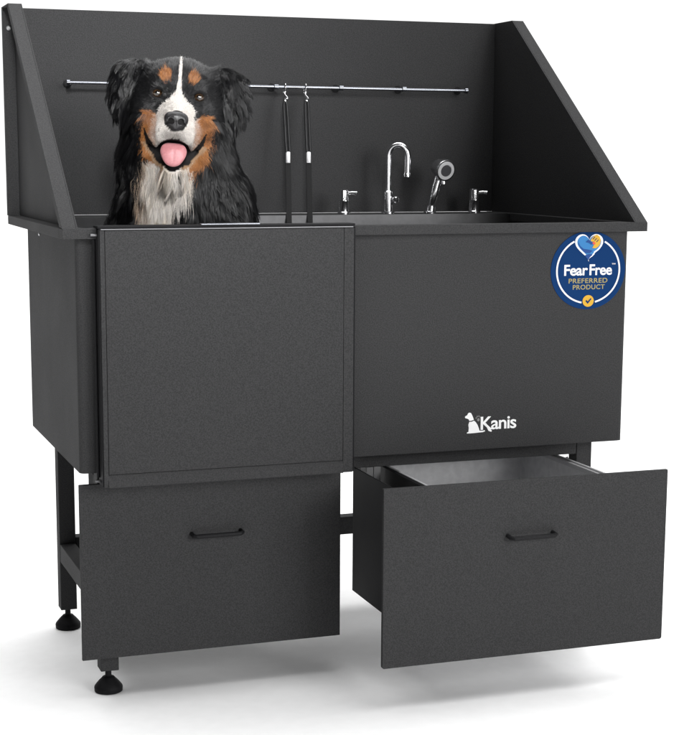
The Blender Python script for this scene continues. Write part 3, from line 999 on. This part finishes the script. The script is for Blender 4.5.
# soften grid stepping a little
colV, _, _, _ = coat(Vd)
HIDE = principled('dog_hide', (0.05, 0.05, 0.05, 1), 0.7, 0.0, 0.2)
nh = HIDE.node_tree
at = nh.nodes.new('ShaderNodeAttribute'); at.attribute_name = 'coat'
nh.links.new(at.outputs['Color'], nh.nodes['Principled BSDF'].inputs['Base Color'])
mesh_from('body', to_world(Vd), Fd, HIDE, dog_root, np.c_[colV * 0.95, np.ones(len(Vd))])

# fur: tapered strands rooted on the body
def grad(P):
    e = 0.08
    g = np.stack([dog_field(P + np.eye(3)[k] * e) - dog_field(P - np.eye(3)[k] * e) for k in range(3)], 1)
    return g / (np.linalg.norm(g, axis=1, keepdims=True) + 1e-9)
def unit(v):
    return v / (np.linalg.norm(v, axis=1, keepdims=True) + 1e-9)
tri = np.concatenate([Fd[:, [0, 1, 2]], Fd[:, [0, 2, 3]]])
A, B_, C_ = Vd[tri[:, 0]], Vd[tri[:, 1]], Vd[tri[:, 2]]
area_ = 0.5 * np.linalg.norm(np.cross(B_ - A, C_ - A), axis=1)
cen = (A + B_ + C_) / 3
wgt = area_.copy()
wgt *= np.where(cen[:, 2] < -34, 0.0, 1.0)
wgt *= np.where(cen[:, 2] < -27, 0.3, 1.0)
wgt *= np.where(cen[:, 1] < -24, 0.35, 1.0)
qd_ = np.sqrt(((to_head(cen.astype(f32)) - np.array((0, -5, 1), f32)) ** 2).sum(1))
wgt *= np.where(qd_ < 9.0, 3.0, 1.0)
NS = 120000
pick = rng.choice(len(tri), NS, p=wgt / wgt.sum())
u_, v_ = rng.random(NS), rng.random(NS)
sw = u_ + v_ > 1
u_[sw], v_[sw] = 1 - u_[sw], 1 - v_[sw]
P0 = A[pick] + (B_ - A)[pick] * u_[:, None] + (C_ - A)[pick] * v_[:, None]
colS, bare, onnose, Q0 = coat(P0, 0.32)
keep = ~bare & ~onnose
P0, colS, Q0 = P0[keep], colS[keep], Q0[keep]
NS = len(P0)
N0 = grad(P0)
dist_n = np.sqrt(((Q0 - np.array((0, 0, 0), f32)) ** 2).sum(1))
ear = (np.abs(Q0[:, 0]) > 7.8) & (Q0[:, 2] > -2) & (Q0[:, 1] < -10.0) & (np.abs(Q0[:, 0]) + 0.25 * Q0[:, 2] > 10.2)
headm = (Q0[:, 2] > -9.5) & (Q0[:, 1] > -16) & ~ear
bodym = ~headm & ~ear
L = np.full(NS, 5.5)
L[headm] = np.interp(dist_n[headm], [2, 5, 8, 11, 14, 18], [0.35, 0.5, 0.8, 1.3, 2.0, 2.6])
chk = headm & (np.abs(Q0[:, 0]) > 5.4) & (Q0[:, 2] < 1.0)
L[chk] = np.interp(np.abs(Q0[chk, 0]), [5.4, 8.5], [1.4, 3.4])
jw = headm & (Q0[:, 2] < -8)
L[jw] = 3.0
L[ear] = np.interp(Q0[ear, 2], [-1, 3, 9, 12], [4.0, 3.9, 3.2, 2.2])
L[bodym] = np.interp(P0[bodym, 2], [-34, -20, -8, 5], [6.5, 6.2, 5.0, 3.4])
top = Q0[:, 2] > 9.5
L[top & headm] = 2.0
ld0 = lip_flat(Q0)
nearlip = headm & (ld0 < 3.2) & (Q0[:, 2] < 0.5)
L[nearlip] = np.minimum(L[nearlip], 0.28 + 0.42 * np.maximum(ld0[nearlip] - 0.5, 0))
L *= rng.uniform(0.65, 1.2, NS)
# combing direction
dwn = np.array([0, 0, -1.0])
flow = np.zeros((NS, 3))
Pn = from_head(np.zeros((1, 3)))[0]
flow[headm] = (P0[headm] - Pn - np.array([0, 1.0, 0])) / 8.0
flow[headm] += np.array([0, -0.7, 0])
side = np.sign(Q0[:, 0])
flow[chk] = np.stack([side[chk] * 0.55, np.full(chk.sum(), -0.25), np.full(chk.sum(), -1.0)], 1)
flow[jw] = np.array([0, 0.15, -1.0])
flow[ear] = np.stack([side[ear] * 0.38, np.full(ear.sum(), 0.05), np.full(ear.sum(), -1.0)], 1)
cxm = np.interp(P0[:, 2], [-24, -10], [-2.4, -1.0])
flow[bodym] = np.stack([(P0[bodym, 0] - cxm[bodym]) * np.where(P0[bodym, 0] < -1, 0.012, 0.05) + 0.05, np.full(bodym.sum(), 0.05), np.full(bodym.sum(), -1.0)], 1)
wv = np.stack([vnoise(P0, 3.5, 21), vnoise(P0, 3.5, 22), vnoise(P0, 3.5, 23)], 1)
flow += wv * np.where(headm, 0.22, 0.42)[:, None]
flow -= N0 * (flow * N0).sum(1, keepdims=True)
flow = unit(flow)
lift = np.where(headm, 0.32, 0.42) + rng.normal(0, 0.08, NS)
lift[ear] = 0.36
lift[nearlip] = 0.12
lift[(rng.random(NS) < 0.03) & ~headm] += 0.35
lift[chk] = 0.5
d0 = unit(flow + N0 * lift[:, None] + rng.normal(0, 0.07, (NS, 3)))
SEG = 5
pts = np.zeros((NS, SEG + 1, 3))
pts[:, 0] = P0 - N0 * 0.15
dr_ = d0.copy()
grav = np.where(headm, 0.05, 0.20)[:, None]
wave_a = rng.normal(0, 1, (NS, 3)) * 0.10
wv2 = np.stack([vnoise(P0, 1.7, 31), vnoise(P0, 1.7, 32), vnoise(P0, 1.7, 33)], 1) * np.where(headm, 0.15, 0.75)[:, None]
for s in range(SEG):
    pts[:, s + 1] = pts[:, s] + dr_ * (L / SEG)[:, None]
    dr_ = unit(dr_ + dwn * grav + flow * 0.10 + wave_a * math.sin(2.1 * s + 0.6) + wv * 0.10 * math.cos(1.7 * s) + wv2 * math.sin(1.9 * s + 0.4))
# clumping into locks
ng = 3800
gi = rng.choice(NS, ng, replace=False)
near = np.empty(NS, int)
G = P0[gi].astype(f32)
for s in range(0, NS, 4000):
    dd = ((P0[s:s + 4000].astype(f32)[:, None] - G[None]) ** 2).sum(2)
    near[s:s + 4000] = gi[dd.argmin(1)]
same = np.abs(colS - colS[near]).sum(1) < 0.08
cl = np.where(headm, 0.25, np.where(ear, 0.65, 0.80)) * same * np.clip(1.5 - np.linalg.norm(P0 - P0[near], axis=1) / 2.0, 0, 1)
fly = rng.random(NS) < 0.04
cl[fly] = 0
tw = (np.linspace(0, 1, SEG + 1) ** 1.3)[None, :, None] * cl[:, None, None]
pts = pts * (1 - tw) + pts[near] * tw
# keep strands from sinking into the body
for s in range(2, SEG + 1):
    fd_ = dog_field(pts[:, s])
    sink = np.maximum(0.12 - fd_, 0)
    pts[:, s] += N0 * sink[:, None]
# three-sided tapered tubes
rad0 = np.interp(L, [0.4, 2, 6], [0.026, 0.032, 0.037]) * rng.uniform(0.8, 1.25, NS)
prof = np.array([1.0, 1.0, 0.92, 0.78, 0.52, 0.12])
tang = np.empty_like(pts)
tang[:, 1:-1] = pts[:, 2:] - pts[:, :-2]; tang[:, 0] = pts[:, 1] - pts[:, 0]; tang[:, -1] = pts[:, -1] - pts[:, -2]
tang /= np.linalg.norm(tang, axis=2, keepdims=True) + 1e-9
b1 = np.cross(tang, N0[:, None, :]); b1 /= np.linalg.norm(b1, axis=2, keepdims=True) + 1e-9
b2 = np.cross(b1, tang)
ring = []
for k in range(3):
    a = 2 * math.pi * k / 3
    ring.append(pts + (b1 * math.cos(a) + b2 * math.sin(a)) * (rad0[:, None] * prof[None])[:, :, None])
VV = np.stack(ring, 2).reshape(-1, 3)
# shading normals: mostly the coat's own surface, perpendicular to the strand, so that locks catch light like combed hair
lockn = unit(N0 + rng.normal(0, 1, (NS, 3))[near] * np.where(headm, 0.18, np.where(colS.sum(1) > 0.5, 0.24, 0.40))[:, None] + rng.normal(0, 0.10, (NS, 3)))
sn = lockn[:, None, :] - tang * (lockn[:, None, :] * tang).sum(2, keepdims=True)
sn /= np.linalg.norm(sn, axis=2, keepdims=True) + 1e-9
NN = []
for k in range(3):
    a = 2 * math.pi * k / 3
    q = sn * 0.80 + (b1 * math.cos(a) + b2 * math.sin(a)) * 0.35
    NN.append(q / (np.linalg.norm(q, axis=2, keepdims=True) + 1e-9))
NN = np.stack(NN, 2).reshape(-1, 3) @ AX
base = (np.arange(NS) * (SEG + 1) * 3)[:, None, None]
si = np.arange(SEG)[None, :, None] * 3
ki = np.arange(3)[None, None, :]
kn = (ki + 1) % 3
FF = np.stack([base + si + ki, base + si + kn, base + si + 3 + kn, base + si + 3 + ki], -1).reshape(-1, 4)
lock = rng.uniform(0.55, 1.5, NS)
shade = rng.uniform(0.75, 1.25, NS) * np.where(headm, 1.0, np.where(colS.sum(1) > 0.5, 0.82 + 0.3 * (lock[near] - 0.55), lock[near]))
cs = colS * shade[:, None]
CC = np.repeat(cs, (SEG + 1) * 3, axis=0)
FUR = principled('dog_fur', (0.05, 0.05, 0.05, 1), 0.36, 0.0, 0.36)
nf = FUR.node_tree
at = nf.nodes.new('ShaderNodeAttribute'); at.attribute_name = 'coat'
nf.links.new(at.outputs['Color'], nf.nodes['Principled BSDF'].inputs['Base Color'])
mesh_from('fur', to_world(VV), FF, FUR, dog_root, np.c_[CC, np.ones(len(CC))], True, NN)

# nose leather
def nose_field(P):
    d = ell(P, (0, -1.2, 0.35), (2.3, 1.9, 1.75))
    d = smin(d, ell(P, (0, -1.1, -1.0), (1.35, 1.6, 1.45)), 1.0)
    for s in (-1, 1):
        d = smin(d, ell(P, (1.4 * s, -1.1, 0.0), (0.98, 1.5, 1.25)), 0.5)
        d = smax(d, -ell(P, (0.98 * s, 0.45, -0.25), (0.60, 0.85, 0.48), Ry(-25 * s)), 0.25)
        d = smax(d, -cap(P, (1.2 * s, 0.3, -0.45), (2.1 * s, -0.6, -0.95), 0.24, 0.15), 0.2)
    d = smax(d, -cap(P, (0, 0.62, -0.3), (0, 0.45, -2.6), 0.14, 0.14), 0.2)
    return d
Vn, Fn = surface(nose_field, (-3.2, -3.8, -3.4), (3.2, 1.6, 2.8), 0.11)
NOSEM = textured('nose_leather', (0.016, 0.015, 0.016, 1), 0.36, 0.6, 500, 0.3, 0.7)
mesh_from('nose', to_world(from_head(Vn)), Fn, NOSEM, dog_root)
# tongue
def tongue_field(P):
    d = ell(P, (0, -5.2, -5.9), (2.6, 3.6, 0.75))
    a = math.radians(14); c, s = math.cos(a), math.sin(a)
    R_ = np.array([[1, 0, 0], [0, c, -s], [0, s, c]])
    for xx in (-1.15, 1.15):
        d = smin(d, ell(P, (xx, -2.7, -6.2), (1.72, 0.75, 1.7), R_), 0.5)
    d = smin(d, ell(P, (0, -2.75, -6.1), (1.8, 0.74, 1.6), R_), 0.4)
    d = smin(d, ell(P, (0, -2.3, -7.35), (2.25, 0.75, 1.95), R_), 0.8)
    d = smax(d, -cap(P, (0, -1.35, -5.6), (0, -1.15, -8.3), 0.20, 0.12), 0.5)
    return d
Vt, Ft = surface(tongue_field, (-3.6, -9.5, -10.2), (3.6, -0.6, -4.2), 0.14)
TONGUE = textured('tongue', lin(180, 120, 124), 0.40, 0.5, 260, 0.06, 0.5)
TONGUE.node_tree.nodes['Principled BSDF'].inputs['Subsurface Weight'].default_value = 0.15
TONGUE.node_tree.nodes['Principled BSDF'].inputs['Subsurface Radius'].default_value = (0.01, 0.003, 0.003)
mesh_from('tongue', to_world(from_head(Vt * np.array((0.93, 1, 1)))), Ft, TONGUE, dog_root)
# eyes
EYEM = principled('eye', (0.1, 0.05, 0.02, 1), 0.06, 0.0, 0.6, 1.0)
ne, le = EYEM.node_tree.nodes, EYEM.node_tree.links
ta = ne.new('ShaderNodeAttribute'); ta.attribute_name = 'coat'
le.new(ta.outputs['Color'], ne['Principled BSDF'].inputs['Base Color'])
for e in EYE:
    s = 1 if e[0] > 0 else -1
    c0 = np.array(e) + np.array((0.05 * s, 0.10, 0))
    V, Fq, Cq = [], [], []
    nu, nv = 28, 36
    for i in range(nu + 1):
        th_ = math.pi * i / nu
        for j in range(nv):
            ph = 2 * math.pi * j / nv
            bul = 1.0 + 0.06 * max(0, 1 - th_ / 0.75) ** 0.7
            V.append((1.32 * math.sin(th_) * math.cos(ph), 1.32 * bul * math.cos(th_), 1.32 * math.sin(th_) * math.sin(ph)))
            if th_ < 0.40: Cq.append((0.002, 0.002, 0.002, 1))
            elif th_ < 0.78:
                k = 0.8 + 0.35 * math.sin(ph * 9) * math.sin(ph * 14 + 1)
                Cq.append((0.045 * k, 0.024 * k, 0.010 * k, 1))
            elif th_ < 0.86: Cq.append((0.012, 0.008, 0.006, 1))
            else: Cq.append((0.45, 0.40, 0.36, 1))
    for i in range(nu):
        for j in range(nv):
            Fq.append((i * nv + j, i * nv + (j + 1) % nv, (i + 1) * nv + (j + 1) % nv, (i + 1) * nv + j))
    mesh_from('eye', to_world(from_head(np.array(V) + c0)), Fq, EYEM, dog_root, np.array(Cq))

# ------------------------------------------------------------------ render
scene.render.engine = 'CYCLES'
scene.cycles.max_bounces = 8
scene.cycles.use_denoising = True
